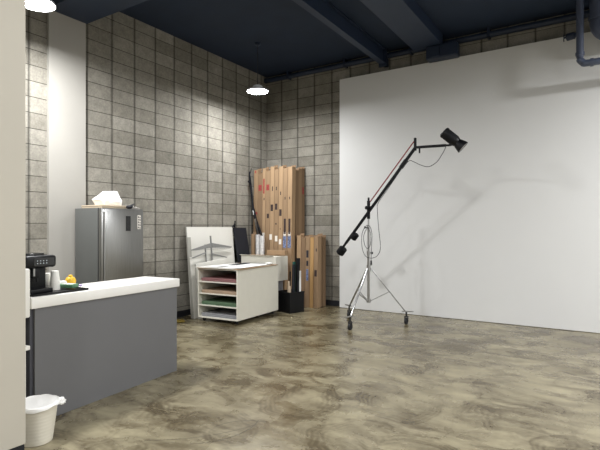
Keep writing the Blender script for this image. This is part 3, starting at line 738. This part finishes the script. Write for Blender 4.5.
for ang in (-93, 148, 28):
    a = R(ang); c, s = math.cos(a), math.sin(a); Rr = .57
    lg = MB().bar((.03*c, .03*s, .88), (Rr*c, Rr*s, .205), .026, .018, bev=.004).bar(((Rr-.05)*c, (Rr-.05)*s, .2), ((Rr+.13)*c, (Rr+.13)*s, .2), .03, .014).build('leg', 'chrome', t, True)
    MB().bar((.03*c, .03*s, .36), (.33*c, .33*s, .51), .016, .01).build('brace', 'chrome', t)
    cc = Vector(((Rr+.02)*c, (Rr+.02)*s, 0))
    cs = MB().rod((cc.x, cc.y, .12), (cc.x, cc.y, .2), .014).bar((cc.x-.0, cc.y-.0, .112), (cc.x, cc.y, .126), .05, .05).span(cc.x-.026, cc.x-.021, cc.y-.022, cc.y+.022, .035, .115).span(cc.x+.021, cc.x+.026, cc.y-.022, cc.y+.022, .035, .115).build('caster', 'rubber', lg, True)
    MB().rod((cc.x-.018, cc.y, .05), (cc.x+.018, cc.y, .05), .05, n=24).build('wheel', 'rubber', cs, True)
# head
MB().bar((0, 0, 1.66), (0, 0, 1.95), .042, .042, bev=.006).bar(bp(0, 1.95), bp(.0, 2.0), .02, .03).rod(bp(0, 1.835, -.05), bp(0, 1.835, .06), .03).build('pivot_head', 'matte_black', t, True)
e0, e1 = (-.47, 1.263), (.848, 2.685)
MB().bar(bp(*e0), bp(*e1), .042, .036, bev=.005).build('boom_arm', 'matte_black', t, True)
MB().bar(bp(.60, 2.415), bp(.70, 2.523), .056, .05, bev=.006).build('arm_clamp', 'matte_black', t, True)
MB().bar(bp(.848, 2.645), bp(.848, 2.83), .03, .045, bev=.005).build('elbow', 'matte_black', t, True)
MB().bar(bp(.86, 2.69), bp(1.335, 2.66), .04, .036, bev=.005).build('jib', 'matte_black', t, True)
MB().rod(bp(.92, 2.6), bp(.92, 2.67), .012).build('jib_knob', 'matte_black', t, True)
MB().rod(bp(.03, 1.93), bp(.845, 2.80), .009).build('levelling_rod', 'red_tube', t, True)
for s_, z_, w_ in ((-.575, 1.155, 1.0), (-.30, 1.40, .82)):
    d = Vector((bx*(e1[0]-e0[0]), by*(e1[0]-e0[0]), e1[1]-e0[1])).normalized(); c = Vector(bp(s_, z_))+Vector((.01, 0, -.02))
    m_ = MB(); m_.rod(c-d*.055*w_, c+d*.055*w_, .07*w_, n=24).rod(c-d*.062*w_, c-d*.055*w_, .06*w_, .07*w_, n=24).rod(c+d*.055*w_, c+d*.062*w_, .07*w_, .06*w_, n=24)
    m_.build('counterweight', 'matte_black', t, True)
MB().bar(bp(-.60, 1.122), bp(-.44, 1.296), .03, .028).build('weight_pin', 'matte_black', t)

# studio light on the jib
lr, lf = Vector(bp(1.335, 2.835, .05)), Vector(bp(1.575, 2.595, -.07))
ax = (lf-lr).normalized()
t = thing('studio_light', 'black cylindrical studio light tilted downward at the end of the boom', 'studio light', (PX+lr.x, PY+lr.y, lr.z))
q = Matrix(ax.to_track_quat('Z', 'Y').to_matrix().to_4x4())
MB().lathe([(0, -.004), (.072, -.004), (.08, .006), (.08, .03), (.076, .034), (.076, .19), (.068, .215), (.062, .232), (0, .232)], mtx=q).build('body', 'plastic_black', t, True)
MB().lathe([(.058, .225), (.064, .24), (.074, .27), (.088, .318), (.09, .338), (.084, .338), (.08, .32), (.06, .25)], mtx=q).build('reflector', 'plastic_black', t, True)
MB().lathe([(0, .318), (.07, .32), (.081, .33), (.081, .334), (0, .326)], mtx=q).build('front_glass', 'front_glass', t, True)
b = MB()
for k in range(7): b.lathe([(.0765, .05+k*.018), (.0785, .053+k*.018), (.0785, .057+k*.018), (.0765, .06+k*.018)], mtx=q)
b.build('cooling_rib', 'matte_black', t, True)
def rel(s, z, o=0): return Vector(bp(s, z, o))-lr
MB().tube([rel(1.335, 2.66), rel(1.40, 2.655), rel(1.45, 2.668), rel(1.462, 2.70)], .014, 10).build('mount_bracket', 'matte_black', t, True)
MB().tube([rel(1.325, 2.81, .0), rel(1.345, 2.745, .0), rel(1.385, 2.71, .0), rel(1.43, 2.70, 0)], .011, 10).build('grip_handle', 'matte_black', t, True)
MB().box(rel(1.31, 2.80), (.07, .1, .05), (0, R(45), AZ), bev=.01).build('rear_control', 'plastic_black', t, True)

t = thing('power_cable', 'thin dark cable hanging from the studio light and looped at the stand column', 'cable', (PX, PY, 0))
MB().tube([bp(1.36, 2.65, .03), bp(1.335, 2.6, .03), bp(1.29, 2.53, .03), bp(1.215, 2.44, .03), bp(1.09, 2.385, .03), bp(.96, 2.42, .03), bp(.85, 2.475, .03), bp(.77, 2.50, .035), bp(.66, 2.41, .04), bp(.56, 2.30, .04), bp(.38, 2.09, .04), bp(.22, 1.91, .04), bp(.2, 1.8, .04), bp(.23, 1.5, .045), bp(.262, 1.22, .045), bp(.21, 1.09, .05), bp(.10, 1.045, .05), bp(-.02, 1.07, .05), bp(-.09, 1.2, .05), bp(-.095, 1.4, .05), bp(-.04, 1.53, .045), bp(.05, 1.55, .045), bp(.1, 1.42, .045), bp(.09, 1.2, .045), bp(.085, 1.0, .045)], .0045, 7).build('wire', 'cable', t, True)
MB().tube([bp(.0, 1.52, .04), bp(-.06, 1.4, .045), bp(-.05, 1.27, .045), bp(.01, 1.19, .045), bp(.07, 1.26, .045), bp(.075, 1.42, .045), bp(.02, 1.53, .04)], .0045, 7).build('wire_loop', 'cable', t, True)
MB().rod(bp(.085, .94, .045), bp(.085, 1.005, .045), .017, .012).rod(bp(.075, .925, .045), bp(.075, .942, .045), .004).rod(bp(.095, .925, .045), bp(.095, .942, .045), .004).build('plug', 'rubber', t, True)

# ------------------------------------------------------------------ camera, world, view
cam = bpy.data.cameras.new('camera'); co = bpy.data.objects.new('camera', cam); COL.objects.link(co)
co.location = (0, 0, 1.5); co.rotation_euler = (R(90), 0, R(32.65))
cam.sensor_width = 36; cam.lens = 476/600*36; cam.shift_y = 4/600; cam.clip_start = .05
SC.camera = co
w = bpy.data.worlds.new('world'); SC.world = w; w.use_nodes = True
w.node_tree.nodes['Background'].inputs[0].default_value = (.02, .022, .026, 1)
vs_ = SC.view_settings
vs_.view_transform = 'Standard'; vs_.look = 'None'; vs_.gamma = 1; vs_.use_curve_mapping = False; vs_.exposure = 0.85
